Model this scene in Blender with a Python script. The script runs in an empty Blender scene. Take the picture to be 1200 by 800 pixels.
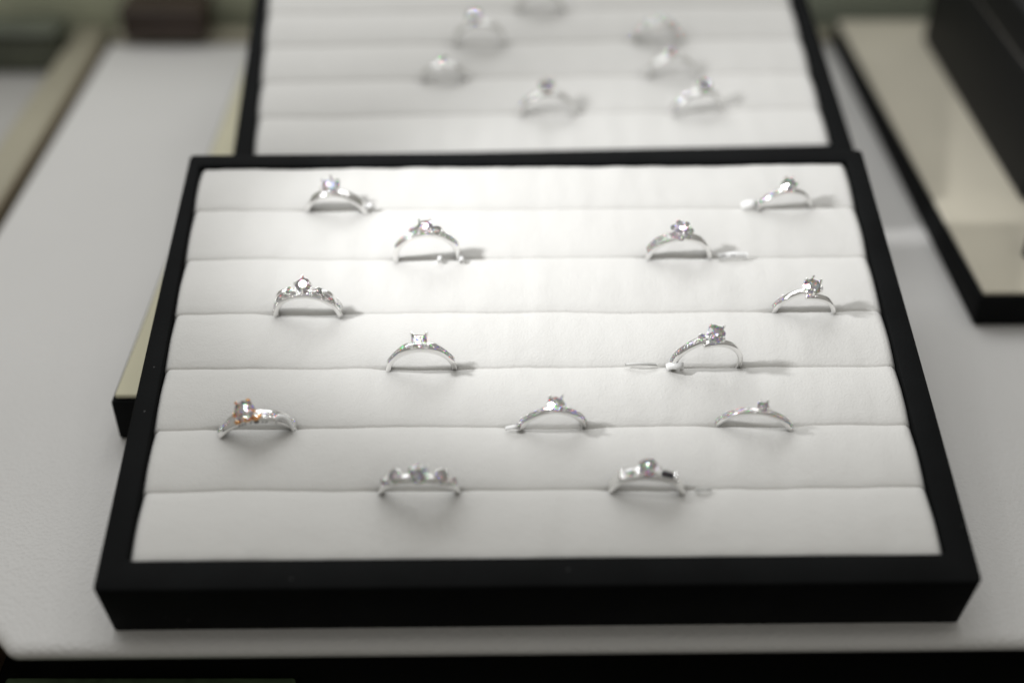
import bpy, math, random
from mathutils import Matrix, Vector, noise
R = math.radians
MM = 0.001
sc = bpy.context.scene
col = sc.collection

# ------------------------------------------------------------------ camera
cam_d = bpy.data.cameras.new('camera')
cam = bpy.data.objects.new('camera', cam_d); col.objects.link(cam)
cam.location = (-0.0067293, -0.219747, 0.2618778)
cam.rotation_euler = (R(52.8), 0, 0)
cam_d.sensor_width = 36.0
cam_d.lens = 36.0 * 1470 / 1200
cam_d.clip_start = 0.01; cam_d.clip_end = 20
cam_d.dof.use_dof = True
cam_d.dof.focus_distance = 0.362
cam_d.dof.aperture_fstop = 3.2
sc.camera = cam

# ------------------------------------------------------------------ light
w = bpy.data.worlds.new('World'); sc.world = w; w.use_nodes = True
bg = w.node_tree.nodes['Background']
bg.inputs[0].default_value = (1.0, 0.97, 0.89, 1); bg.inputs[1].default_value = 0.25

def lamp(name, kind, loc, target, energy, colour=(1, 1, 1), **kw):
    d = bpy.data.lights.new(name, kind); d.energy = energy; d.color = colour
    for k, v in kw.items(): setattr(d, k, v)
    o = bpy.data.objects.new(name, d); col.objects.link(o)
    o.location = loc
    o.rotation_euler = (Vector(target) - Vector(loc)).to_track_quat('-Z', 'Y').to_euler()
    return o
# case spotlight on the left, beam resting on the upper middle of the front tray
lamp('case_spotlight', 'SPOT', (-0.271, 0.0226, 0.284), (0.0300, 0.124, 0.0510), 5.3, (0.985, 0.99, 1.0),
     spot_size=R(35), spot_blend=1.0, shadow_soft_size=0.014)
# light strip at the back of the case
lamp('case_strip_light', 'AREA', (-0.17, 0.52, 0.62), (0.0, 0.10, 0.03), 1.75, (0.97, 0.985, 1.0),
     shape='RECTANGLE', size=0.90, size_y=0.26)
# unseen overhead point lights, added for soft fill and sparkle in the stones
for i in range(30):
    a_, rr_ = i * 2.4 + .5, 0.12 + 0.032 * i
    lamp('sparkle_fill_light', 'POINT', (-0.12 + rr_ * math.cos(a_), 0.46 + .8 * rr_ * math.sin(a_), 1.05 + 0.03 * (i % 3)), (0, 0, 0), 0.56, (.98, .99, 1.0), shadow_soft_size=0.020)

sc.view_settings.view_transform = 'Standard'; sc.view_settings.look = 'None'
sc.view_settings.gamma = 1; sc.view_settings.exposure = 0.16
sc.view_settings.use_curve_mapping = False
cy = sc.cycles
cy.max_bounces = 20; cy.transmission_bounces = 16; cy.glossy_bounces = 8; cy.diffuse_bounces = 4
cy.sample_clamp_indirect = 60.0; cy.caustics_reflective = False; cy.caustics_refractive = False
cy.use_denoising = True

# ------------------------------------------------------------------ materials
M = {}
def mat(name, base, rough=.5, metal=0, spec=.5, bump=None, vary=None, sheen=0):
    m = bpy.data.materials.new(name); m.use_nodes = True; M[name] = m
    nt = m.node_tree; b = nt.nodes['Principled BSDF']
    b.inputs['Base Color'].default_value = (*base, 1); b.inputs['Roughness'].default_value = rough
    b.inputs['Metallic'].default_value = metal; b.inputs['Specular IOR Level'].default_value = spec
    if sheen: b.inputs['Sheen Weight'].default_value = sheen; b.inputs['Sheen Roughness'].default_value = .5
    tc = nt.nodes.new('ShaderNodeTexCoord')
    if vary:                                   # (scale, amount)
        n = nt.nodes.new('ShaderNodeTexNoise'); n.inputs['Scale'].default_value = vary[0]; n.inputs['Detail'].default_value = 5
        nt.links.new(tc.outputs['Object'], n.inputs['Vector'])
        r = nt.nodes.new('ShaderNodeMapRange'); r.inputs[1].default_value = .3; r.inputs[2].default_value = .7
        r.inputs[3].default_value = 1 - vary[1]; r.inputs[4].default_value = 1 + vary[1]
        nt.links.new(n.outputs['Fac'], r.inputs[0])
        mx = nt.nodes.new('ShaderNodeVectorMath'); mx.operation = 'SCALE'; mx.inputs[0].default_value = base
        nt.links.new(r.outputs[0], mx.inputs['Scale']); nt.links.new(mx.outputs[0], b.inputs['Base Color'])
    if bump:                                   # list of (kind, scale, strength, distance)
        prev = None
        for kind, s, st, dist in bump:
            if kind == 'noise':
                t = nt.nodes.new('ShaderNodeTexNoise'); t.inputs['Scale'].default_value = s; t.inputs['Detail'].default_value = 4; out = t.outputs['Fac']
            else:
                t = nt.nodes.new('ShaderNodeTexVoronoi'); t.inputs['Scale'].default_value = s; out = t.outputs['Distance']
            nt.links.new(tc.outputs['Object'], t.inputs['Vector'])
            bp = nt.nodes.new('ShaderNodeBump'); bp.inputs['Strength'].default_value = st; bp.inputs['Distance'].default_value = dist
            nt.links.new(out, bp.inputs['Height'])
            if prev: nt.links.new(prev, bp.inputs['Normal'])
            prev = bp.outputs['Normal']
        nt.links.new(prev, b.inputs['Normal'])
    return m
mat('white_suede', (.70, .692, .668), .92, spec=.15, bump=[('noise', 1700, .42, .0003), ('noise', 260, .2, .0008)], vary=(70, .012), sheen=.15)
mat('black_leatherette', (.0050, .0054, .0056), .66, spec=.07, bump=[('voronoi', 1500, .25, .0002), ('noise', 500, .1, .0003)], vary=(60, .25))
mat('black_card', (.008, .008, .008), .6, spec=.2, bump=[('noise', 700, .15, .0003)])
mat('beige_velvet', (.52, .485, .395), .95, spec=.1, bump=[('noise', 900, .3, .0004)], vary=(25, .05), sheen=.1)
mat('cream_velvet', (.62, .59, .44), .95, spec=.1, bump=[('noise', 900, .3, .0004)], vary=(25, .04))
mat('grey_leather', (.61, .60, .582), .55, spec=.35, bump=[('voronoi', 900, .4, .0005), ('noise', 350, .2, .0006)], vary=(14, .02))
mat('dark_floor', (.010, .011, .010), .35, spec=.4, vary=(9, .3))
mat('green_reflection', (.09, .14, .07), .8, vary=(120, .4))  # green reflection in the floor, put into the colour of a strip
mat('olive_panel', (.62, .65, .49), .5, vary=(5, .12))
mat('green_panel', (.60, .66, .54), .5, vary=(5, .1))
mat('case_grey', (.42, .41, .39), .45, vary=(8, .1))
mat('rail_beige', (.34, .315, .24), .4, vary=(20, .08))
mat('copper_trim', (.22, .18, .12), .5)
mat('peach_trim', (.42, .33, .27), .5)
mat('dark_brown', (.045, .028, .020), .45, vary=(40, .3))
mat('dark_green', (.10, .11, .08), .6, vary=(30, .3))
mat('wood_brown', (.16, .10, .06), .5, vary=(60, .3))
mat('polished_gold', (.94, .935, .925), .08, metal=1)
mat('white_gold', (.93, .925, .915), .17, metal=1)
mat('white_gold_satin', (.92, .915, .90), .30, metal=1)
mat('rose_gold', (.86, .47, .22), .14, metal=1)
mat('tag_white', (.86, .86, .85), .35, spec=.5)
mat('tag_grey', (.60, .60, .58), .35, spec=.5)
mat('ink', (.02, .02, .022), .6)
mat('edge_highlight', (.16, .15, .14), .35, spec=.5)
def lint(m, scale, size, shade):
    nt = m.node_tree; b = nt.nodes['Principled BSDF']; tc = nt.nodes.new('ShaderNodeTexCoord')
    v = nt.nodes.new('ShaderNodeTexVoronoi'); v.inputs['Scale'].default_value = scale
    n = nt.nodes.new('ShaderNodeTexNoise'); n.inputs['Scale'].default_value = 30
    for t in (v, n): nt.links.new(tc.outputs['Object'], t.inputs['Vector'])
    lt = nt.nodes.new('ShaderNodeMath'); lt.operation = 'LESS_THAN'; lt.inputs[1].default_value = size
    gt = nt.nodes.new('ShaderNodeMath'); gt.operation = 'GREATER_THAN'; gt.inputs[1].default_value = .52
    mu = nt.nodes.new('ShaderNodeMath'); mu.operation = 'MULTIPLY'
    nt.links.new(v.outputs['Distance'], lt.inputs[0]); nt.links.new(n.outputs['Fac'], gt.inputs[0])
    nt.links.new(lt.outputs[0], mu.inputs[0]); nt.links.new(gt.outputs[0], mu.inputs[1])
    mx = nt.nodes.new('ShaderNodeMix'); mx.data_type = 'RGBA'; mx.inputs['B'].default_value = (shade, shade, shade, 1)
    old = b.inputs['Base Color'].links[0].from_socket
    nt.links.new(mu.outputs[0], mx.inputs['Factor']); nt.links.new(old, mx.inputs['A']); nt.links.new(mx.outputs['Result'], b.inputs['Base Color'])
lint(M['black_leatherette'], 130, .045, .07)
def gem(name, tint=(1, 1, 1), spread=.02, glass=.94, gloss=.0, body=(.98, .98, 1.0)):
    """cut stone: dispersive glass plus mirror-bright facets and a little milky scatter"""
    m = bpy.data.materials.new(name); m.use_nodes = True; M[name] = m
    nt = m.node_tree; nt.nodes.remove(nt.nodes['Principled BSDF']); out = nt.nodes['Material Output']
    def add(x, y):
        a = nt.nodes.new('ShaderNodeAddShader'); nt.links.new(x, a.inputs[0]); nt.links.new(y, a.inputs[1]); return a.outputs[0]
    sh = []
    for c, i in (((.84, .84, .84), 2.41), ((.16, 0, 0), 2.41 - spread), ((0, .16, 0), 2.41), ((0, 0, .16), 2.41 + spread)):
        g = nt.nodes.new('ShaderNodeBsdfGlass'); g.inputs['IOR'].default_value = i; g.inputs['Roughness'].default_value = 0
        g.inputs['Color'].default_value = (*[c[k] * tint[k] * glass for k in range(3)], 1); sh.append(g.outputs[0])
    gl = nt.nodes.new('ShaderNodeBsdfGlossy'); gl.inputs['Roughness'].default_value = .20
    gl.inputs['Color'].default_value = (*[gloss * t for t in tint], 1)
    df = nt.nodes.new('ShaderNodeBsdfDiffuse'); df.inputs['Color'].default_value = (*[(1 - glass - gloss) * t for t in body], 1)
    nt.links.new(add(add(add(sh[0], sh[1]), add(sh[2], sh[3])), add(gl.outputs[0], df.outputs[0])), out.inputs['Surface'])
gem('diamond', (1.0, .995, 1.0), .04)
gem('dark_reflection_stone', (.25, .25, .28),   .01, .6, .3, (.05, .05, .06))  # dark tint paints the dark reflection on one shoulder stone

# ------------------------------------------------------------------ helpers
def me_from(name, verts, faces, material, smooth=True):
    me = bpy.data.meshes.new(name); me.from_pydata([tuple(v) for v in verts], [], faces); me.update()
    me.materials.append(M[material])
    me.polygons.foreach_set('use_smooth', [smooth] * len(me.polygons))
    return me
def link(name, me, parent=None, mtx=None):
    o = bpy.data.objects.new(name, me); col.objects.link(o)
    if parent is not None: o.parent = parent
    if mtx is not None: o.matrix_basis = mtx
    return o
def tag(o, label=None, cat=None, group=None, kind=None):
    if label: o['label'] = label
    if cat: o['category'] = cat
    if group: o['group'] = group
    if kind: o['kind'] = kind
    return o
def empty(name, mtx):
    o = bpy.data.objects.new(name, None); col.objects.link(o); o.matrix_basis = mtx; o.empty_display_size = .01
    return o
class MB:
    def __init__(s): s.v = []; s.f = []
    def add(s, v, f):
        b = len(s.v); s.v += [tuple(x) for x in v]; s.f += [tuple(i + b for i in q) for q in f]
    def mesh(s, name, m, smooth=True): return me_from(name, s.v, s.f, m, smooth)
def rounded_box(x0, x1, y0, y1, z0, z1, r=.001, n=3):
    """box with rounded edges (rings of rounded rectangles stacked in z)"""
    v, f = [], []
    def loop(z, ins):
        pts = []
        rr = max(r - ins, 1e-5)
        for cx, cy_, a0 in ((x1 - r, y1 - r, 0), (x0 + r, y1 - r, 90), (x0 + r, y0 + r, 180), (x1 - r, y0 + r, 270)):
            for k in range(n + 1):
                a = R(a0 + 90 * k / n); pts.append((cx + rr * math.cos(a), cy_ + rr * math.sin(a), z))
        return pts
    L = []
    for k in range(n + 1):
        a = math.pi / 2 * k / n; L.append(loop(z0 + r - r * math.cos(a), r - r * math.sin(a)))
    for k in range(n + 1):
        a = math.pi / 2 * k / n; L.append(loop(z1 - r + r * math.sin(a), r - r * math.cos(a)))
    m = len(L[0])
    for l in L: v += l
    for j in range(len(L) - 1):
        for i in range(m): f.append((j * m + i, j * m + (i + 1) % m, (j + 1) * m + (i + 1) % m, (j + 1) * m + i))
    f.append(tuple(range(m))[::-1]); f.append(tuple(range((len(L) - 1) * m, len(L) * m)))
    return v, f
def box_part(name, dims, material, parent=None, mtx=None, r=.001):
    v, f = rounded_box(*dims, r=r); return link(name, me_from(name, v, f, material), parent, mtx)
def tube(pts, rad, n=8, closed=False):
    """tube along points; rad a number or list"""
    P = [Vector(p) for p in pts]; N = len(P); v, f = [], []
    rs = rad if isinstance(rad, (list, tuple)) else [rad] * N
    up = None
    for i, p in enumerate(P):
        if closed: t = (P[(i + 1) % N] - P[i - 1])
        else: t = P[min(i + 1, N - 1)] - P[max(i - 1, 0)]
        t.normalize()
        if up is None: up = t.orthogonal().normalized()
        up = (up - t * up.dot(t)).normalized(); s = t.cross(up)
        for k in range(n):
            a = 2 * math.pi * k / n; v.append(p + (up * math.cos(a) + s * math.sin(a)) * rs[i])
    for i in range(N if closed else N - 1):
        j = (i + 1) % N
        for k in range(n): f.append((i * n + k, i * n + (k + 1) % n, j * n + (k + 1) % n, j * n + k))
    if not closed:
        f.append(tuple(range(n))[::-1]); f.append(tuple((N - 1) * n + k for k in range(n)))
    return v, f
def ball(c, r, nu=8, nv=5):
    v = [(c[0], c[1], c[2] + r)]; f = []
    for j in range(1, nv):
        a = math.pi * j / nv
        for i in range(nu):
            b = 2 * math.pi * i / nu; v.append((c[0] + r * math.sin(a) * math.cos(b), c[1] + r * math.sin(a) * math.sin(b), c[2] + r * math.cos(a)))
    v.append((c[0], c[1], c[2] - r)); e = len(v) - 1
    for i in range(nu): f.append((0, 1 + i, 1 + (i + 1) % nu)); f.append((e, e - nu + (i + 1) % nu, e - nu + i))
    for j in range(nv - 2):
        for i in range(nu):
            a = 1 + j * nu; f.append((a + i, a + nu + i, a + nu + (i + 1) % nu, a + (i + 1) % nu))
    return v, f

# ------------------------------------------------------------------ setting
# leather-covered display board with cut front corners and a rolled edge
def board():
    out = [(-.138, -.0082), (.160, -.0048), (.360, -.003), (.360, .374), (-.2095, .374), (-.2075, .063)]
    N = len(out); ctr = Vector((.07, .18)); v, f = [], []
    prof = [(0.0, 0), (.0012, -.00015), (.0024, -.0006), (.0033, -.0013), (.0038, -.0023), (.0036, -.0036), (.0026, -.0042)]
    # inset loop by moving each edge, corners lightly rounded
    def loop(d):
        pts = []
        for i in range(N):
            p0, p, p1 = Vector(out[i - 1]), Vector(out[i]), Vector(out[(i + 1) % N])
            e0 = (p - p0).normalized(); e1 = (p1 - p).normalized()
            n0 = Vector((e0.y, -e0.x)); n1 = Vector((e1.y, -e1.x))
            k = (n0 + n1).normalized(); off = (d - .0038) / max(k.dot(n0), .3)
            c = p + k * off
            for t in (-1, -.35, .35, 1):
                s = .0018 * t; q = c + (e0 * s if t < 0 else e1 * s) - k * (.0004 * (1 - abs(t)))
                pts.append(q)
        return pts
    m = N * 4
    for d, z in prof:
        for q in loop(d): v.append((q.x, q.y, z))
    for j in range(len(prof) - 1):
        for i in range(m): f.append((j * m + i, (j + 1) * m + i, (j + 1) * m + (i + 1) % m, j * m + (i + 1) % m))
    f.append(tuple(range(m))); f.append(tuple((len(prof) - 1) * m + i for i in range(m))[::-1])
    return me_from('display_board', v, f, 'grey_leather')
bd = link('table_top', board()); tag(bd, 'pale grey leather-covered board under the trays', 'board', kind='structure')
fl = link('case_floor', me_from('case_floor', [(-2, -2, -.034), (2, -2, -.034), (2, 2, -.034), (-2, 2, -.034)], [(0, 1, 2, 3)], 'dark_floor'))
tag(fl, 'dark floor of the showcase below the board', 'floor', kind='structure')
bk = box_part('back_wall', (-.62, .10, .398, .404, -.034, .13), 'olive_panel'); tag(bk, 'olive green back panel of the showcase', 'wall', kind='structure')
bk2 = box_part('back_wall', (.103, .62, .398, .404, -.034, .13), 'green_panel'); tag(bk2, 'pale green back panel at the right', 'wall', kind='structure')
sp = box_part('side_floor', (-.62, -.2325, .02, .395, -.030, -.012), 'case_grey', r=.001); tag(sp, 'grey ledge left of the board', 'floor', kind='structure')
gf = box_part('floor_reflection', (-.150, -.068, -.040, .006, -.0338, -.0285), 'green_reflection'); tag(gf, 'green reflection on the case floor', 'floor', kind='structure')
wr = box_part('wood_rail', (-.178, -.1545, -.06, .02, -.0338, -.010), 'wood_brown', r=.001); tag(wr, 'brown wooden rail at the bottom left corner below the board', 'rail')
rl = empty('case_rail', Matrix.Translation((-.221, .2, -.034)))
box_part('rail_body', (-.0095, .0065, -.16, .195, 0, .034), 'rail_beige', rl, r=.0015)
box_part('trim_strip', (.0068, .0084, -.16, .172, .012, .0345), 'copper_trim', rl, r=.0006)
tag(rl, 'beige rail with a copper edge along the left side of the grey board', 'rail')
pr_ = box_part('peach_rail', (-.30, -.285, .20, .375, -.0115, .004), 'peach_trim', r=.0015)
tag(pr_, 'blurred peach rail at the left edge of the photo', 'rail')
br = empty('back_rail', Matrix.Translation((-.05, .3805, -.034)))
box_part('rail_body', (-.158, .41, -.0055, .0055, 0, .037), 'rail_beige', br, r=.001)
box_part('trim_strip', (-.158, .41, -.0061, -.0058, .0285, .0325), 'peach_trim', br, r=.0001)
tag(br, 'low beige rail behind the grey board', 'rail')
bb = empty('brown_box', Matrix.Translation((-.1795, .3805, .0032)))
box_part('box_body', (-.0205, .0205, -.012, .012, 0, .011), 'dark_brown', bb, r=.0015)
box_part('lid', (-.0210, .0210, -.0125, .0125, .0113, .0155), 'dark_brown', bb, r=.0015)
tag(bb, 'small dark brown box at the back of the board, left of the back tray', 'box')
gb = empty('green_box', Matrix.Translation((-.252, .374, -.012)))
box_part('box_body', (-.020, .020, -.010, .010, 0, .018), 'dark_green', gb, r=.003)
box_part('lid', (-.0206, .0206, -.0106, .0106, .0182, .022), 'dark_green', gb, r=.003)
tag(gb, 'dark green box in the blurred back left corner beyond the board', 'box')

# ------------------------------------------------------------------ trays
TRAY_R = Matrix(((.99994, -.01126, .00037), (.01105, .97359, -.22805), (.00221, .22804, .97365)))
H = .02163
TRAY_M = Matrix.Translation((0, 0, .00025)) @ TRAY_R.to_4x4()
yaw, tilt = R(2.598), R(14.094)
REAR_M = Matrix.Translation((.00551, .18071, .01963)) @ Matrix.Rotation(yaw, 4, 'Z') @ Matrix.Rotation(tilt, 4, 'X')
D = .16245; W = .225
IN = [(-.1053, .0086), (.1050, .0083), (.1065, .1569), (-.1085, .1566)]   # opening, anticlockwise from front left
CR_L = [8.9, 30.2, 50.7, 72.0, 92.8, 115.3, 137.2, 156.6]
CR_R = [8.3, 29.3, 50.2, 71.2, 92.2, 114.8, 136.5, 156.9]

def rrect(c, r, n=5):
    pts = []
    for i, (x, y) in enumerate(c):
        p0 = Vector(c[i - 1]) - Vector((x, y)); p1 = Vector(c[(i + 1) % 4]) - Vector((x, y))
        e0, e1 = p0.normalized(), p1.normalized()
        for k in range(n + 1):                  # quadratic round of the corner
            t = k / n; a = Vector((x, y)) + e0 * r; b = Vector((x, y)) + e1 * r; m = Vector((x, y))
            pts.append(a * (1 - t) ** 2 + m * 2 * t * (1 - t) + b * t * t)
    return pts
def frame_mesh():
    o = rrect([(-W / 2, 0), (W / 2, 0), (W / 2, D), (-W / 2, D)], .0016, 6)
    i = rrect(IN, .0012, 6); n = len(o); v, f = [], []
    b = .0007
    prof = [('o', .0, 0.0), ('o', 0, H - b)] + [('o', b - b * math.cos(a), H - b + b * math.sin(a)) for a in (R(30), R(60), R(90))] \
         + [('i', b - b * math.sin(a), H - b + b * math.cos(a)) for a in (0, R(30), R(60), R(90))] + [('i', 0, .003)]
    for side, d, z in prof:
        for k in range(n):
            u = (i[k] - o[k]).normalized(); q = o[k] + u * d if side == 'o' else i[k] - u * d
            wob = .00012 * noise.noise(Vector((q.x * 60, q.y * 60, z * 80)))
            v.append((q.x + wob, q.y + wob, z))
    L = len(prof)
    for j in range(L - 1):
        for k in range(n): f.append((j * n + k, j * n + (k + 1) % n, (j + 1) * n + (k + 1) % n, (j + 1) * n + k))
    return me_from('frame', v, f, 'black_leatherette')

def strip_mesh(idx, pushes, seed):
    """one padded roll between slot idx and idx+1; pushes: (slot, cx, halfwidth, amount) in metres"""
    nx = 150; v, f = [], []
    depth = .0150; er = .0021
    prof = []                                    # (t across 0..1, edge offset, z)
    for z in (-depth, -.008, -.0035): prof.append(('a', 0, z))
    for k in range(6):
        a = math.pi / 2 * (k + .3) / 5.6; prof.append(('a', er * (1 - math.cos(a)) * .75, -er * (1 - math.sin(a))))
    for t in (.2, .32, .44, .56, .68, .8): prof.append(('t', t, 0))
    for k in range(5, -1, -1):
        a = math.pi / 2 * (k + .3) / 5.6; prof.append(('b', er * (1 - math.cos(a)) * .75, -er * (1 - math.sin(a))))
    for z in (-.0035, -.008, -depth): prof.append(('b', 0, z))
    m = len(prof)
    def openness(slot, x):
        s = 0
        for (sl, cx, hw, am) in pushes:
            if sl == slot:
                d = abs(x - cx) - hw
                g = 1 if d <= 0 else math.exp(-(d / .004) ** 2)
                s = max(s, am * g)
        return s
    for i in range(nx + 1):
        u = i / nx
        # denser columns near the two ends so they round off
        tt = u
        yl0, yl1 = CR_L[idx] * MM, CR_L[idx + 1] * MM; yr0, yr1 = CR_R[idx] * MM, CR_R[idx + 1] * MM
        ym = (yl0 + yl1) / 2
        s_ = (ym - .0086) / .148
        xl = -.1053 + s_ * (-.0032) + .0002; xr = .1050 + s_ * .0015 - .0002
        x = xl + (xr - xl) * tt
        y0 = yl0 + (yr0 - yl0) * tt; y1 = yl1 + (yr1 - yl1) * tt
        g = -.00062
        wb0 = .0005 * noise.noise(Vector((x * 45, idx * 3.1 + seed, 0))) + .0001 * noise.noise(Vector((x * 160, idx * 7.7, seed)))
        wb1 = .0005 * noise.noise(Vector((x * 45, (idx + 1) * 3.1 + seed, 0))) + .0001 * noise.noise(Vector((x * 160, (idx + 1) * 7.7, seed)))
        a_ = y0 + g + wb0 + openness(idx, x); b_ = y1 - g + wb1 - openness(idx + 1, x)
        de = min(x - xl, xr - x); end = max(0, 1 - de / .0022); drop = -.0016 * (1 - math.sqrt(max(0, 1 - end * end)))
        for side, p, z in prof:
            if side == 'a': y = a_ + p; dip = .6 * openness(idx, x)
            elif side == 'b': y = b_ - p; dip = .6 * openness(idx + 1, x)
            else: y = a_ + er * .75 + (b_ - a_ - 1.5 * er) * (p - .1) / .8; dip = .1 * max(openness(idx, x), openness(idx + 1, x))
            tq = (y - a_) / (b_ - a_)
            top = max(0, 1 + z / .004) if z > -.004 else 0
            crown = .0010 * math.sin(math.pi * min(1, max(0, tq)))
            bump = .00045 * noise.noise(Vector((x * 30, y * 40 + seed, 1.7))) + .00024 * noise.noise(Vector((x * 150, y * 45, seed + 4))) \
                 + .00010 * noise.noise(Vector((x * 420, y * 260, seed + 9)))
            zz = H - .0013 + z + (crown + bump) * top + drop * top - dip * top * .35
            v.append((x, y, zz))
    for i in range(nx):
        for k in range(m - 1): f.append((i * m + k, i * m + k + 1, (i + 1) * m + k + 1, (i + 1) * m + k)[::-1])
    f.append(tuple(range(m))); f.append(tuple(nx * m + k for k in range(m))[::-1])
    return me_from('cushion_strip', v, f, 'white_suede')
FRAME = frame_mesh()
def make_tray(mtx, label, pushes, seed, backing):
    t = empty('ring_tray', mtx); tag(t, label, 'tray', 'black framed ring trays')
    link('frame', FRAME, t)
    box_part('bottom_panel', (-W / 2 + .002, W / 2 - .002, .002, D - .002, .0002, .0042), 'black_card', t, r=.0008)
    for i in range(7): link('cushion_strip', strip_mesh(i, pushes, seed), t)
    if backing:
        for x in (-.1, .1):
            for y in (.006, .155): box_part('rubber_foot', (x - .004, x + .004, y - .004, y + .004, -.0016, .0002), 'black_card', t, r=.0004)
    return t

# ------------------------------------------------------------------ stones
def brilliant():
    v, f = [], []
    P = lambda r, a, z: (r * math.cos(R(a)), r * math.sin(R(a)), z)
    tb = math.tan(R(34)); pv = math.tan(R(41))
    for k in range(8): v.append(P(.56, 45 * k, .03 + .44 * tb))                       # 0-7 table
    for k in range(8): r = .77; v.append(P(r, 45 * k + 22.5, .03 + (1 - r * math.cos(R(22.5))) * tb))  # 8-15
    for j in range(16): v.append(P(1, 22.5 * j, .03))                                 # 16-31
    for j in range(16): v.append(P(1, 22.5 * j, -.02))                                # 32-47
    for k in range(8): r = .24; v.append(P(r, 45 * k + 22.5, -.02 - pv + pv * r * math.cos(R(22.5))))  # 48-55
    v.append((0, 0, -.02 - pv))                                                       # 56
    T = lambda k: k % 8
    C = lambda k: 8 + k % 8
    G = lambda j: 16 + j % 16
    g = lambda j: 32 + j % 16
    Q = lambda k: 48 + k % 8
    f.append(tuple(range(8)))
    for k in range(8):
        f += [(T(k), C(k), T(k + 1)), (T(k), C(k - 1), G(2 * k), C(k)), (C(k), G(2 * k), G(2 * k + 1)), (C(k), G(2 * k + 1), G(2 * k + 2))]
        f += [(56, Q(k), g(2 * k), Q(k - 1)), (Q(k), g(2 * k + 1), g(2 * k)), (Q(k), g(2 * k + 2), g(2 * k + 1))]
    for j in range(16): f.append((G(j), g(j), g(j + 1), G(j + 1)))
    return v, f
def princess():
    v, f = [], []
    def sq(s, z, n):                              # square loop with n points a side, starting at a corner
        pts = []; c = [(1, 1), (-1, 1), (-1, -1), (1, -1)]
        for i in range(4):
            for k in range(n):
                t = k / n; a, b = c[i], c[(i + 1) % 4]
                pts.append((s * (a[0] + (b[0] - a[0]) * t), s * (a[1] + (b[1] - a[1]) * t), z))
        return pts
    L = [sq(.60, .30, 2), sq(.84, .20, 2), sq(1, .03, 2), sq(1, -.03, 2), sq(.62, -.42, 2), sq(.3, -.72, 2)]
    for l in L: v += l
    v.append((0, 0, -.98)); e = len(v) - 1; n = 8
    for j in range(5):
        for i in range(n): f.append((j * n + i, (j + 1) * n + i, (j + 1) * n + (i + 1) % n)); f.append((j * n + i, (j + 1) * n + (i + 1) % n, j * n + (i + 1) % n))
    f.append(tuple(range(n)))
    for i in range(n): f.append((5 * n + i, e, 5 * n + (i + 1) % n))
    return v, f
def small_stone():                                # 8-sided single cut for pave work
    v, f = [], []
    for r, z, o in ((.55, .34, 0), (1, .03, 22.5), (1, -.03, 22.5), (.5, -.45, 0)):
        for k in range(8): v.append((r * math.cos(R(45 * k + o)), r * math.sin(R(45 * k + o)), z))
    v.append((0, 0, -.85))
    f.append(tuple(range(8)))
    for k in range(8):
        k1 = (k + 1) % 8
        f += [(k, 8 + k, k1), (k1, 8 + k, 8 + k1), (8 + k, 16 + k, 16 + k1, 8 + k1), (16 + k, 24 + k, 24 + k1), (16 + k, 24 + k1, 16 + k1), (24 + k, 32, 24 + k1)]
    return v, f
def single_cut():
    v, f = [], []; tb = math.tan(R(36)); pv = math.tan(R(41.5)); c = math.cos(R(22.5))
    for r_, z in ((.50, .03 + .50 * tb), (1, .03), (1, -.02)):
        for k in range(8): v.append((r_ / c * math.cos(R(45 * k)) if r_ < 1 else math.cos(R(45 * k)), r_ / c * math.sin(R(45 * k)) if r_ < 1 else math.sin(R(45 * k)), z))
    v.append((0, 0, -.02 - pv * .95)); f.append(tuple(range(8)))
    for k in range(8):
        k1 = (k + 1) % 8
        f += [(k, 8 + k, 8 + k1, k1), (8 + k, 16 + k, 16 + k1, 8 + k1), (16 + k, 24, 16 + k1)]
    return v, f
BR = me_from('brilliant', *single_cut(), 'diamond', smooth=False)
PRN = me_from('princess', *princess(), 'diamond', smooth=False)
SV, SF = small_stone()
SMALL = me_from('small_stone', SV, SF, 'diamond', smooth=False)
import bmesh
for me in (BR, PRN, SMALL):
    b_ = bmesh.new(); b_.from_mesh(me); bmesh.ops.recalc_face_normals(b_, faces=b_.faces); b_.to_mesh(me); b_.free()

# ------------------------------------------------------------------ rings
def polar(rad, th, y, zc):
    """point at angle th (deg, 0 = top, + = right) of the ring whose centre is at height zc"""
    return Vector((rad * math.sin(R(th)), y, zc + rad * math.cos(R(th))))
def band_mesh(ri, fn, th0=-180, th1=180, n=110, material='white_gold', name='band'):
    """swept band; fn(th) -> (width, thickness, y offset, extra radius)"""
    closed = abs(th1 - th0 - 360) < 1e-6
    K = 14; v, f = [], []; cnt = n if closed else n + 1
    for i in range(cnt):
        th = th0 + (th1 - th0) * i / n; wd, tk, yo, er = fn(th); wd *= 1.18; tk *= 1.12
        for k in range(K):
            a = 2 * math.pi * k / K; c, s = math.cos(a), math.sin(a)
            e = .62                                 # squarish oval
            cx = math.copysign(abs(c) ** e, c) * wd / 2; cz = math.copysign(abs(s) ** e, s) * tk / 2
            v.append(polar(ri + er + tk / 2 + cz, th, yo + cx, ri + .0015))
    for i in range(n):
        j = (i + 1) % cnt
        for k in range(K): f.append((i * K + k, i * K + (k + 1) % K, j * K + (k + 1) % K, j * K + k))
    if not closed: f.append(tuple(range(K))[::-1]); f.append(tuple((cnt - 1) * K + k for k in range(K)))
    return me_from(name, v, f, material)
def frame_at(ri, th, rad, y=0, tip=0, spin=0):
    """matrix with z pointing away from the ring centre at angle th"""
    return Matrix.Translation(polar(rad, th, y, ri + .0015)) @ Matrix.Rotation(R(th), 4, 'Y') @ Matrix.Rotation(R(tip), 4, 'X') @ Matrix.Rotation(R(spin), 4, 'Z')
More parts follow.
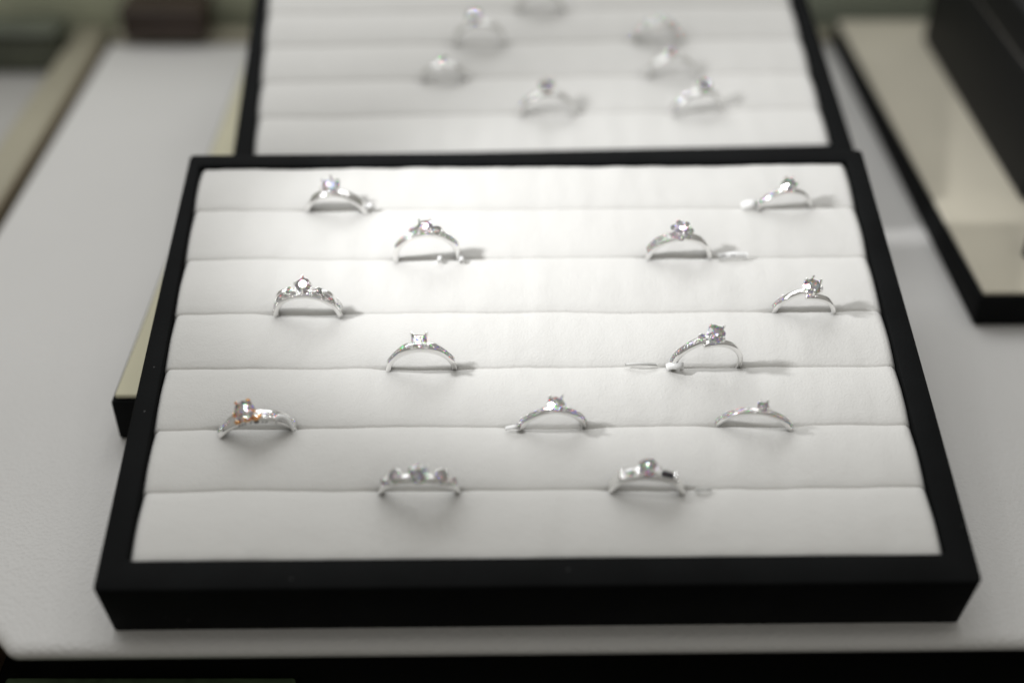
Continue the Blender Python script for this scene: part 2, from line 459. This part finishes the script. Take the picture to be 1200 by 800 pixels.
def pave(ring, ri, ths, rad, size, ys=(0,), name='pave_stones', beads=True):
    """rows of tiny stones sunk in the band: too small to pick apart one by one"""
    mb = MB(); bd_ = MB(); size *= 1.18
    for th in ths:
        for y in ys:
            r_ = (rad(th) if callable(rad) else rad) + .00018; yy = y(th) if callable(y) else y
            m = frame_at(ri, th, r_, yy, spin=(th * 37) % 40, tip=4 * math.sin(th * 1.7)) @ Matrix.Scale(size, 4)
            mb.add([m @ Vector(p) for p in SV], SF)
            if beads:
                for s in (-1, 1):
                    c = frame_at(ri, th + math.degrees(size / (ri + .002)), r_ + size * .1, yy + s * size * .85) @ Vector((0, 0, 0))
                    bd_.add(*ball(c, size * .30, 6, 4))
    o = link(name, mb.mesh(name, 'diamond', False), ring); o['kind'] = 'stuff'
    if beads:
        b = link('bead_setting', bd_.mesh('bead_setting', 'polished_gold'), ring); b['kind'] = 'stuff'
    return o
STONE_SET = [(-13, 8, 32), (-2, -2, 28), (0, 0, 11), (-8, 4, 19), (-6, 3, 39), (3, 9, 16), (2, -5, 16), (-13, 5, 37), (-10, -5, 11), (0, 0, 11),
             (4, 0, 44), (-7, 6, 38), (2, -1, 23), (0, 0, 11), (2, 7, 5), (0, 0, 11), (-10, -2, 27), (-5, 3, 11), (6, -6, 3), (0, 0, 11)]   # how each stone sits in its claws: tip, roll, turn in degrees
HEADS = []
PRONG_CACHE = {}
def head(ring, ri, th, rs, lift, n=6, metal='polished_gold', y=0, tip=0, spin=0, cut='round', pr=.00036, claw=.30, name='center_stone'):
    """setting (basket) with prongs, and the stone it holds; lift = girdle radius from ring centre"""
    fm = frame_at(ri, th, lift, y, tip, spin)
    mb = MB(); e = 1.0 if cut == 'round' else 1.25
    for r_, z in ((.62 * rs, -.46 * rs), (.36 * rs, -.95 * rs)):
        mb.add(*tube([(r_ * e * math.cos(R(a)), r_ * e * math.sin(R(a)), z) for a in range(0, 360, 20)], pr * .85, 6, True))
    mb.add(*tube([(0, 0, -.9 * rs), (0, 0, -1.35 * rs)], [.36 * rs, .5 * rs], 10))
    so = link('setting', mb.mesh('setting', metal), ring, fm)
    key = (rs, metal, pr, cut, claw)
    if key not in PRONG_CACHE:
        k = 1.36 if cut == 'square' else 1.0
        p = [(.40 * rs * k, 0, -1.0 * rs), (.78 * rs * k, 0, -.42 * rs), (1.05 * rs * k, 0, .0), (1.03 * rs * k, 0, .18 * rs + claw * .3 * rs), (.90 * rs * k, 0, (.22 + claw) * rs)]
        mp = MB(); mp.add(*tube(p, [pr * .9, pr * .9, pr, pr * 1.1, pr * 1.0], 8)); mp.add(*ball(p[-1], pr * 1.12, 8, 6))
        PRONG_CACHE[key] = mp.mesh('prong', metal)
    for i in range(n):
        link('prong', PRONG_CACHE[key], so, Matrix.Rotation(R(360 * i / n + (45 if cut == 'square' else 30 if n == 6 else 45)), 4, 'Z'))
    i_ = len(HEADS); tp, ro, tu = STONE_SET[i_] if i_ < len(STONE_SET) else (0, 0, 11)
    seat = Matrix.Rotation(R(tp), 4, 'X') @ Matrix.Rotation(R(ro), 4, 'Y') @ Matrix.Rotation(R(tu if cut == 'round' else 0), 4, 'Z')
    st = link(name, BR if cut == 'round' else PRN, ring, fm @ seat @ Matrix.Scale(rs, 4)); HEADS.append(st)
    return so, st
def sstone(ring, ri, th, rad, rs, y=0, tip=0, name='side_stone'):
    """single accent stone in a small collet"""
    fm = frame_at(ri, th, rad, y, tip, spin=17)
    mb = MB()
    mb.add(*tube([(1.02 * rs * math.cos(R(a)), 1.02 * rs * math.sin(R(a)), -.05 * rs) for a in range(0, 360, 24)], .15 * rs, 6, True))
    mb.add(*tube([(0, 0, -.3 * rs), (0, 0, -1.3 * rs)], [.9 * rs, .5 * rs], 10))
    for a in (45, 135, 225, 315): mb.add(*ball((1.0 * rs * math.cos(R(a)), 1.0 * rs * math.sin(R(a)), .12 * rs), .2 * rs, 6, 4))
    s = link(name, BR, ring, fm @ Matrix.Scale(rs, 4)); link('collet', mb.mesh('collet', 'polished_gold'), ring, fm)
    return s
def ring_root(tray_m, cx, slot_y, zc, ri, yaw=0, lean=0, label='', group=None):
    """zc = height of the ring centre over the cushion top; lean > 0 tips the top towards the viewer"""
    m = tray_m @ Matrix.Translation((cx * MM, slot_y * MM, H - .0006 + zc * MM)) @ Matrix.Rotation(R(yaw), 4, 'Z') @ Matrix.Rotation(R(lean), 4, 'X') @ Matrix.Translation((0, 0, -(ri + .0015)))
    o = empty('diamond_ring', m); return tag(o, label, 'ring', group)
def slot_y(k, cx):
    t = (cx + 107) / 214; return CR_L[k] + (CR_R[k] - CR_L[k]) * t
def bell(x, c, s): return math.exp(-((x - c) / s) ** 2)
PUSH = {'front': [], 'rear': []}
G1 = 'rings in the front tray'; G2 = 'blurred rings in the back tray'
RI = .0088

def start(tray, cx, slot, zc, label, yaw=0, lean=0, ri=RI, amount=.00045):
    m = TRAY_M if tray == 'front' else REAR_M
    half = math.sqrt(max((ri + .0015) ** 2 - (zc * MM) ** 2, 1e-6))
    PUSH[tray].append((slot, cx * MM, half * .96, amount))
    return ring_root(m, cx, slot_y(slot, cx), zc, ri, yaw, lean, label, G1 if tray == 'front' else G2)
def frange(a, b, s):
    out = []; x = a
    while x <= b + 1e-9: out.append(x); x += s
    return out

# 1 round solitaire on a broad plain band
r = start('front', -61.7, 6, -3.2, 'round solitaire ring on a broad plain band, top left of the front tray', yaw=-4)
link('band', band_mesh(RI, lambda t: (.0030 - .0006 * bell(t, 0, 25), .0016, 0, 0)), r)
head(r, RI, -4, .0030, .0129, 6, tip=14)
# 2 large stone flanked by smaller stones
r = start('front', -31.8, 5, .6, 'silver ring with a wide cluster of three bright stones, second row left', yaw=3)
link('band', band_mesh(RI, lambda t: (.0021, .0016 + .0003 * bell(t, 0, 30), 0, 0)), r)
head(r, RI, 0, .0026, .0124, 4, tip=16, claw=.5)
for s in (-1, 1):
    sstone(r, RI, 17 * s, .0118, .0016, -.0004, 12); sstone(r, RI, 29 * s, .0108, .0010, -.0003, 10)
pave(r, RI, frange(-62, -36, 6.5) + frange(36, 62, 6.5), RI + .0018, .00055)
# 3 tiara
r = start('front', -66.7, 4, -1.2, 'tiara shaped ring with beaded edge and raised centre stone', yaw=-2)
link('band', band_mesh(RI, lambda t: (.0026, .0015, 0, 0)), r)
mb = MB()
for th in frange(-78, 78, 3.0):
    for y in (-.00148, .00148): mb.add(*ball(polar(RI + .00175, th, y, RI + .0015), .00027, 6, 4))
o = link('milgrain', mb.mesh('milgrain', 'polished_gold'), r); o['kind'] = 'stuff'
for s in (-1, 1):
    wing = band_mesh(RI, lambda t: (.0011, .0007, 0, .0012 + .0019 * math.sin(math.pi * min(1, max(0, (abs(t) - 12) / 46)))), 12 * s if s > 0 else -58, 58 if s > 0 else -12, 30, name='wing')
    link('wing', wing, r)
    sstone(r, RI, 22 * s, .0119, .00115, -.0002, 12); sstone(r, RI, 35 * s, .0118, .00105, -.0002, 12); sstone(r, RI, 48 * s, .0112, .0008, -.0002, 10)
head(r, RI, 0, .0023, .0134, 4, tip=20, spin=45, claw=.55)
pave(r, RI, frange(-70, 70, 6), RI + .0015, .00050, beads=False)
# 4 princess cut
r = start('front', -32.1, 3, -1.4, 'ring with a square stone in four corner claws and stone-set tapered shoulders', yaw=2)
link('band', band_mesh(RI, lambda t: (.0018 + .0006 * bell(abs(t), 22, 22), .0014 + .0012 * bell(abs(t), 18, 20), 0, 0)), r)
head(r, RI, 0, .0022, .0128, 4, tip=10, cut='square', pr=.0004, claw=.25)
pave(r, RI, frange(-62, -17, 5.6) + frange(17, 62, 5.6), lambda t: RI + .0015 + .0012 * bell(abs(t), 18, 20), .00062, (-.00035,))
# 5 rose gold head
R5 = .0098
r = start('front', -77.1, 2, -4.6, 'ring with an orange rose gold setting on a wide engraved band', yaw=8, lean=4, ri=R5)
link('band', band_mesh(R5, lambda t: (.0034, .0017, 0, 0)), r)
head(r, R5, -8, .0030, .0142, 5, metal='rose_gold', tip=18, spin=12, pr=.00034)
mb = MB()
for a in (-24, -10, 0): mb.add(*tube([polar(R5 + .0021, a + k * 2.2, -.0012 - .0007 * math.sin(k), R5 + .0015) for k in range(6)], .00055, 7))
link('gold_scroll', mb.mesh('gold_scroll', 'rose_gold'), r)
mb = MB()
yf = -.00204; zr = R5 + .0009
mb.add(*tube([polar(zr, 4, yf, R5 + .0015) + Vector((.0006 * math.cos(R(a)), 0, .00042 * math.sin(R(a)))) for a in range(0, 360, 30)], .00013, 6, True))
for a0, a1 in ((-24, -20), (-18.5, -15.5), (-14, -11), (-5, -2.5), (12, 14), (17, 20)):
    mb.add(*tube([polar(zr - .00025, a0, yf, R5 + .0015), polar(zr + .00022, a1, yf, R5 + .0015)], .00014, 6))
o = link('engraving', mb.mesh('engraving', 'ink'), r); o['kind'] = 'stuff'
pave(r, R5, frange(16, 62, 6) + frange(-62, -34, 6), R5 + .0017, .00055)
# 6 three-stone ring tipped forward
r6i = .0094
r = start('front', -31.2, 1, -1.8, 'three-stone ring tipped towards the viewer in the front row, left', yaw=0, lean=12, ri=r6i, amount=.0004)
link('band', band_mesh(r6i, lambda t: (.0021, .0016, 0, 0)), r)
head(r, r6i, 2, .0027, .0134, 6, tip=12)
sstone(r, r6i, -27, .0129, .0019, 0, 10); sstone(r, r6i, 30, .0129, .0019, 0, 14)
sstone(r, r6i, -47, .0122, .0012, 0, 8); sstone(r, r6i, 50, .0122, .0012, 0, 12)
# 7 channel shoulders
r = start('front', 29.7, 1, -2.6, 'ring with stepped shoulders, one darkly reflecting, beside a round stone, front row right', yaw=-3, lean=2)
link('band', band_mesh(RI, lambda t: (.0032, .0016 + .0006 * bell(abs(t), 40, 16), 0, 0), material='white_gold_satin'), r)
head(r, RI, -2, .0026, .0126, 4, tip=16, spin=10)
for s in (-1, 1):
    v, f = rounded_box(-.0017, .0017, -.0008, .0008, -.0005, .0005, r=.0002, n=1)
    link('baguette_stone', me_from('baguette_stone', v, f, 'dark_reflection_stone' if s > 0 else 'diamond', False), r, frame_at(RI, 27 * s, RI + .0021, -.0002, 8))
    for th in (13, 41):
        v, f = rounded_box(-.0006, .0006, -.0015, .0015, -.0012, .0007, r=.00025, n=2)
        link('shoulder_bar', me_from('shoulder_bar', v, f, 'white_gold'), r, frame_at(RI, th * s, RI + .0021, 0, 0))
# 8 cushion on fine pave
r = start('front', 4.9, 2, -1.9, 'fine stone-set ring with a tall claw stone, at the centre of the fifth row', yaw=5)
link('band', band_mesh(.0083, lambda t: (.0018, .0014, 0, .0004 * bell(t, 0, 20))), r)
head(r, .0083, 5, .0026, .0120, 4, tip=15, spin=4, claw=.4)
pave(r, .0083, frange(-74, -14, 5.4) + frange(22, 74, 5.4), .0083 + .0016, .00056)
# 9 small stone
R9 = .0098
r = start('front', 61.4, 2, -4.4, 'slim ring with one tiny raised stone, on the right of the fifth row', yaw=-7, lean=2, ri=R9)
link('band', band_mesh(R9, lambda t: (.0017, .0013, 0, 0)), r)
head(r, R9, 5, .0017, .0130, 4, tip=10, spin=8, pr=.0004, claw=.5)
pave(r, R9, frange(-68, -6, 5.2) + frange(16, 66, 5.2), R9 + .0015, .00052)
# 10 bypass band with pave
r = start('front', 50.3, 3, .9, 'tall ring with a twisted bypass band and a round stone, fourth row right', yaw=4)
link('band', band_mesh(RI, lambda t: (.0021, .0016, .0010 * bell(t, 14, 40), .0001), -180, 14, 70), r)
link('band_strand', band_mesh(RI, lambda t: (.0017, .0015, -.0011 * bell(t, -8, 42), .0003 * bell(t, 14, 24)), -14, 180, 70, name='band_strand'), r)
head(r, RI, 5, .0028, .0130, 4, tip=15, spin=-8, claw=.35)
sstone(r, RI, -13, .0117, .0011, .0002, 10)
pave(r, RI, frange(-80, -20, 5.4), RI + .0018, .00064)
# 11 six-claw solitaire with bypass band
r = start('front', 82.0, 4, -2.0, 'six-claw solitaire ring with a smooth twisted band, third row right', yaw=-3, ri=.0082)
link('band', band_mesh(.0082, lambda t: (.0019 - .0006 * bell(t, 4, 30), .0014, .0009 * bell(t, 4, 40), 0), -180, 6, 60), r)
link('band_strand', band_mesh(.0082, lambda t: (.0017, .0013, -.0011 * bell(t, -6, 40), 0), -6, 180, 60, name='band_strand'), r)
head(r, .0082, 3, .0027, .0122, 6, tip=9, claw=.45)
pave(r, .0082, frange(-72, -46, 6), .0082 + .0016, .00055)
# 12 cluster
r = start('front', 46.4, 5, -1.3, 'ring with a flower cluster of stones and sparkling left shoulder, second row right', yaw=2)
link('band', band_mesh(RI, lambda t: (.0024 + .0004 * bell(t, -35, 25), .0016, 0, 0)), r)
head(r, RI, 0, .0021, .0128, 4, tip=16, spin=45, claw=.5)
for k in range(7):
    a = 360 * k / 7; fm = frame_at(RI, 0, .0122, 0, 16)
    p = fm @ Vector((.0027 * math.cos(R(a)), .0027 * math.sin(R(a)), 0))
    link('side_stone', BR, r, Matrix.Translation(p) @ Matrix.Rotation(R(16 * math.cos(R(a))), 4, 'Y') @ Matrix.Rotation(R(16), 4, 'X') @ Matrix.Scale(.00105, 4))
pave(r, RI, frange(-66, -18, 6.4), RI + .0018, .00072, (-.0007, .0006))
# 13 small flower solitaire
r = start('front', 82.6, 6, -2.4, 'small slim ring with a violet glinting stone, top right of the front tray', yaw=6, ri=.0082)
link('band', band_mesh(.0082, lambda t: (.0016, .0012, 0, 0)), r)
head(r, .0082, 0, .0024, .0117, 6, tip=12, spin=20)
pave(r, .0082, frange(-66, -18, 5.6), .0082 + .0014, .0005)
# back tray
def simple(cx, slot, zc, label, rs=.0028, n=6, th=0, wd=.0020, ri=RI, pv=None, yaw=0, lean=0, lift=.0031, side=False):
    r = start('rear', cx, slot, zc - .9, label, yaw, lean, ri)
    link('band', band_mesh(ri, lambda t: (wd, .0015, 0, 0), n=80, material='white_gold_satin'), r)
    head(r, ri, th, rs, ri + lift + .0011, n, tip=12)
    if pv: pave(r, ri, pv, ri + .0016, .0006)
    if side:
        for s in (-1, 1): sstone(r, ri, th + s * 19, ri + .0028, .0013); sstone(r, ri, th + s * 32, ri + .0024, .001)
simple(-22.0, 3, -.2, 'blurred ring with a large round stone, fourth row left of the back tray', .0031, th=-9, ri=.0092)
simple(-36.1, 2, -2.6, 'blurred low ring with a tiny stone, farthest left in the back tray', .0014, 4, lift=.0022, ri=.0086)
simple(2.0, 1, -.4, 'blurred ring with a round stone, lowest and most central in the back tray', .0029, th=-3, ri=.0092, pv=frange(-60, -20, 6))
simple(47.8, 3, -1.6, 'blurred ring with a wide row of small stones, upper right of the back tray', .0017, 4, wd=.0028, lift=.0024, side=True, pv=frange(-70, -38, 6) + frange(38, 70, 6))
simple(51.0, 2, -1.2, 'blurred slim ring with a violet glint, middle of three at right of back tray', .0020, 4, th=-5, lift=.0026)
simple(58.1, 1, -.8, 'blurred ring with a rainbow glint, lowest on the right of the back tray', .0025, 6, th=6, pv=frange(-70, -20, 6), yaw=12)
simple(2.9, 4, -1.8, 'blurred ring cut off by the top edge of the photo in the back tray', .0024, 4, ri=.0092)

make_tray(TRAY_M, 'black framed tray of white cushion strips holding thirteen rings, in focus in front', PUSH['front'], 0.0, None)
make_tray(REAR_M, 'blurred black framed ring tray standing behind the sharp one', PUSH['rear'], 5.0, True)

# ------------------------------------------------------------------ price tags
def strip_tag(tray_m, pts, width, label, tilt_=0, material='tag_white', text=0):
    """curled strip of tag film; pts in tray mm (x, y, height over cushion), width in mm"""
    P = [Vector((p[0] * MM, p[1] * MM, H + p[2] * MM)) for p in pts]
    c = sum(P, Vector()) / len(P)
    # smooth the path
    S = []
    for i in range(len(P) - 1):
        p0, p1, p2, p3 = P[max(i - 1, 0)], P[i], P[i + 1], P[min(i + 2, len(P) - 1)]
        for k in range(6):
            t = k / 6; S.append(.5 * ((2 * p1) + (p2 - p0) * t + (2 * p0 - 5 * p1 + 4 * p2 - p3) * t * t + (3 * p1 - p0 - 3 * p2 + p3) * t ** 3))
    S.append(P[-1])
    v, f = [], []; hw = width * MM / 2; th = .00012
    wdir = Vector((0, math.cos(R(tilt_)), math.sin(R(tilt_))))
    for i, p in enumerate(S):
        t = (S[min(i + 1, len(S) - 1)] - S[max(i - 1, 0)]).normalized()
        wd = (wdir - t * wdir.dot(t)).normalized(); n = t.cross(wd)
        q = p - c
        v += [q - wd * hw - n * th, q + wd * hw - n * th, q + wd * hw + n * th, q - wd * hw + n * th]
    for i in range(len(S) - 1):
        a, b = i * 4, (i + 1) * 4
        for k in range(4): f.append((a + k, a + (k + 1) % 4, b + (k + 1) % 4, b + k))
    f.append((0, 1, 2, 3)); e = (len(S) - 1) * 4; f.append((e + 3, e + 2, e + 1, e))
    root = empty('price_tag', tray_m @ Matrix.Translation(c))
    link('tag_strip', me_from('tag_strip', v, f, material), root)
    if text:
        mb = MB(); rnd = random.Random(text)
        for i in range(3, len(S) - 3):
            if rnd.random() < .7:
                t = (S[i + 1] - S[i - 1]).normalized(); wd = (wdir - t * wdir.dot(t)).normalized(); n = t.cross(wd)
                if n.z < 0: n = -n
                q = S[i] - c + n * (th + .00004)
                mb.add(*tube([q - wd * hw * .45, q + wd * hw * rnd.uniform(-.1, .5)], .00010, 5))
        o = link('printed_marks', mb.mesh('printed_marks', 'ink'), root); o['kind'] = 'stuff'
    return tag(root, label, 'price tag', 'price tags tied to the rings')
strip_tag(TRAY_M, [(-52.5, 136.5, -.5), (-51.5, 136.0, 1.2), (-50.2, 136.0, 1.6), (-49.3, 136.3, .0)], 1.8, 'tiny white tag beside the broad plain solitaire at top left', 20)
strip_tag(TRAY_M, [(-28.5, 113.6, -1), (-28.2, 113.2, .6), (-27.4, 112.9, .9), (-26.9, 113.1, -.8)], 1.4, 'tiny white tag end inside the arch of the three-stone cluster ring', 25)
strip_tag(TRAY_M, [(-21.9, 113.4, -1), (-21.5, 113.0, .7), (-20.6, 112.7, .8), (-20.1, 113.0, -1)], 1.5, 'tiny bright tag end at the right foot of the three-stone cluster ring', 25)
strip_tag(TRAY_M, [(-71.5, 49.2, 3.6), (-70.2, 49.6, 5.2), (-68.6, 49.6, 5.0), (-67.2, 49.2, 3.0), (-66.6, 49.0, .2)], 1.6, 'curled white tag on the right shoulder of the rose gold ring', 35)
strip_tag(TRAY_M, [(-8.0, 49.0, -.1), (-6.6, 48.7, .9), (-5.2, 48.6, 1.2), (-4.0, 48.9, .0)], 1.1, 'flat white tag at the left foot of the tall claw ring in the fifth row', 15)
strip_tag(TRAY_M, [(38.6, 70.2, -.2), (39.5, 69.4, 1.5), (41.2, 68.8, 2.2), (42.9, 69.0, 2.0), (43.4, 69.8, .4), (42.6, 70.6, -.6)], 1.9, 'white tag looped round the left foot of the bypass ring', 40)
strip_tag(TRAY_M, [(26.8, 71.2, .1), (30.0, 70.8, .9), (33.0, 70.8, .8), (36.0, 71.2, -.1)], .9, 'narrow flat tag lying in the slot left of the bypass ring', 10, material='tag_grey')
strip_tag(TRAY_M, [(58.4, 113.6, .2), (61.0, 113.4, .8), (64.0, 113.4, 1.1), (67.5, 113.6, .6)], 1.9, 'white tag with dark print right of the flower cluster ring', 30, text=4)
strip_tag(TRAY_M, [(68.8, 136.0, -.4), (70.2, 135.4, 1.2), (72.0, 135.0, 1.8), (73.6, 135.4, .8)], 2.6, 'bright white tag left of the small ring at top right', 40)
strip_tag(TRAY_M, [(42.5, 28.4, -.2), (44.0, 28.2, .4), (45.6, 28.2, .4), (47.0, 28.5, -.2)], .8, 'faint tag right of the ring with stepped shoulders in the front row', 15, material='tag_grey')

# ------------------------------------------------------------------ bases and boxes
def display_base(mtx, x0, x1, y0, y1, h, pad, label, riser=False):
    b = empty('display_base', mtx)
    box_part('base_body', (x0, x1, y0, y1, 0, h - .0018), 'black_leatherette', b, r=.0008)
    box_part('velvet_pad', (x0 + .0012, x1 - .0012, y0 + .0012, y1 - .0012, h - .0017, h), pad, b, r=.0007)
    if riser: box_part('riser', (.03 + x0, x1 - .03, y1 - .025, y1 - .004, h, h + .0375), 'black_card', b, r=.001)
    return tag(b, label, 'display base', 'low velvet topped bases')
display_base(Matrix.Translation((0, 0, .0003)), -.1295, .104, .0745, .352, .0168, 'cream_velvet', 'low cream velvet base propping up both ring trays', True)
display_base(Matrix.Translation((.155, .134, .0003)) @ Matrix.Rotation(R(.6), 4, 'Z'), 0, .13, 0, .236, .0136, 'beige_velvet', 'low beige velvet base on the right carrying black boxes')
jb = empty('jewel_box', Matrix.Translation((.1895, .345, .0141)) @ Matrix.Rotation(R(-.6), 4, 'Z'))
box_part('box_body', (0, .09, -.150, 0, 0, .041), 'black_card', jb, r=.0015)
box_part('highlight_band', (.0012, .0888, -.1488, -.0012, .041, .0432), 'edge_highlight', jb, r=.0006)  # lighter band stands in for the highlight along the box edge
ld = box_part('lid', (-.0006, .0906, -.1506, .0006, .0432, .060), 'black_card', jb, r=.002)
tag(jb, 'large black box with a painted edge highlight standing on the beige base', 'box')
kb = empty('ring_box', Matrix.Translation((.1755, .157, .0141)) @ Matrix.Rotation(R(-40), 4, 'Z'))
box_part('box_body', (0, .05, 0, .05, 0, .011), 'black_card', kb, r=.0012)
box_part('lid', (-.0004, .0504, -.0004, .0504, .0112, .019), 'black_card', kb, r=.0015)
tag(kb, 'small black box corner at the right edge, on the front of the beige base', 'box')
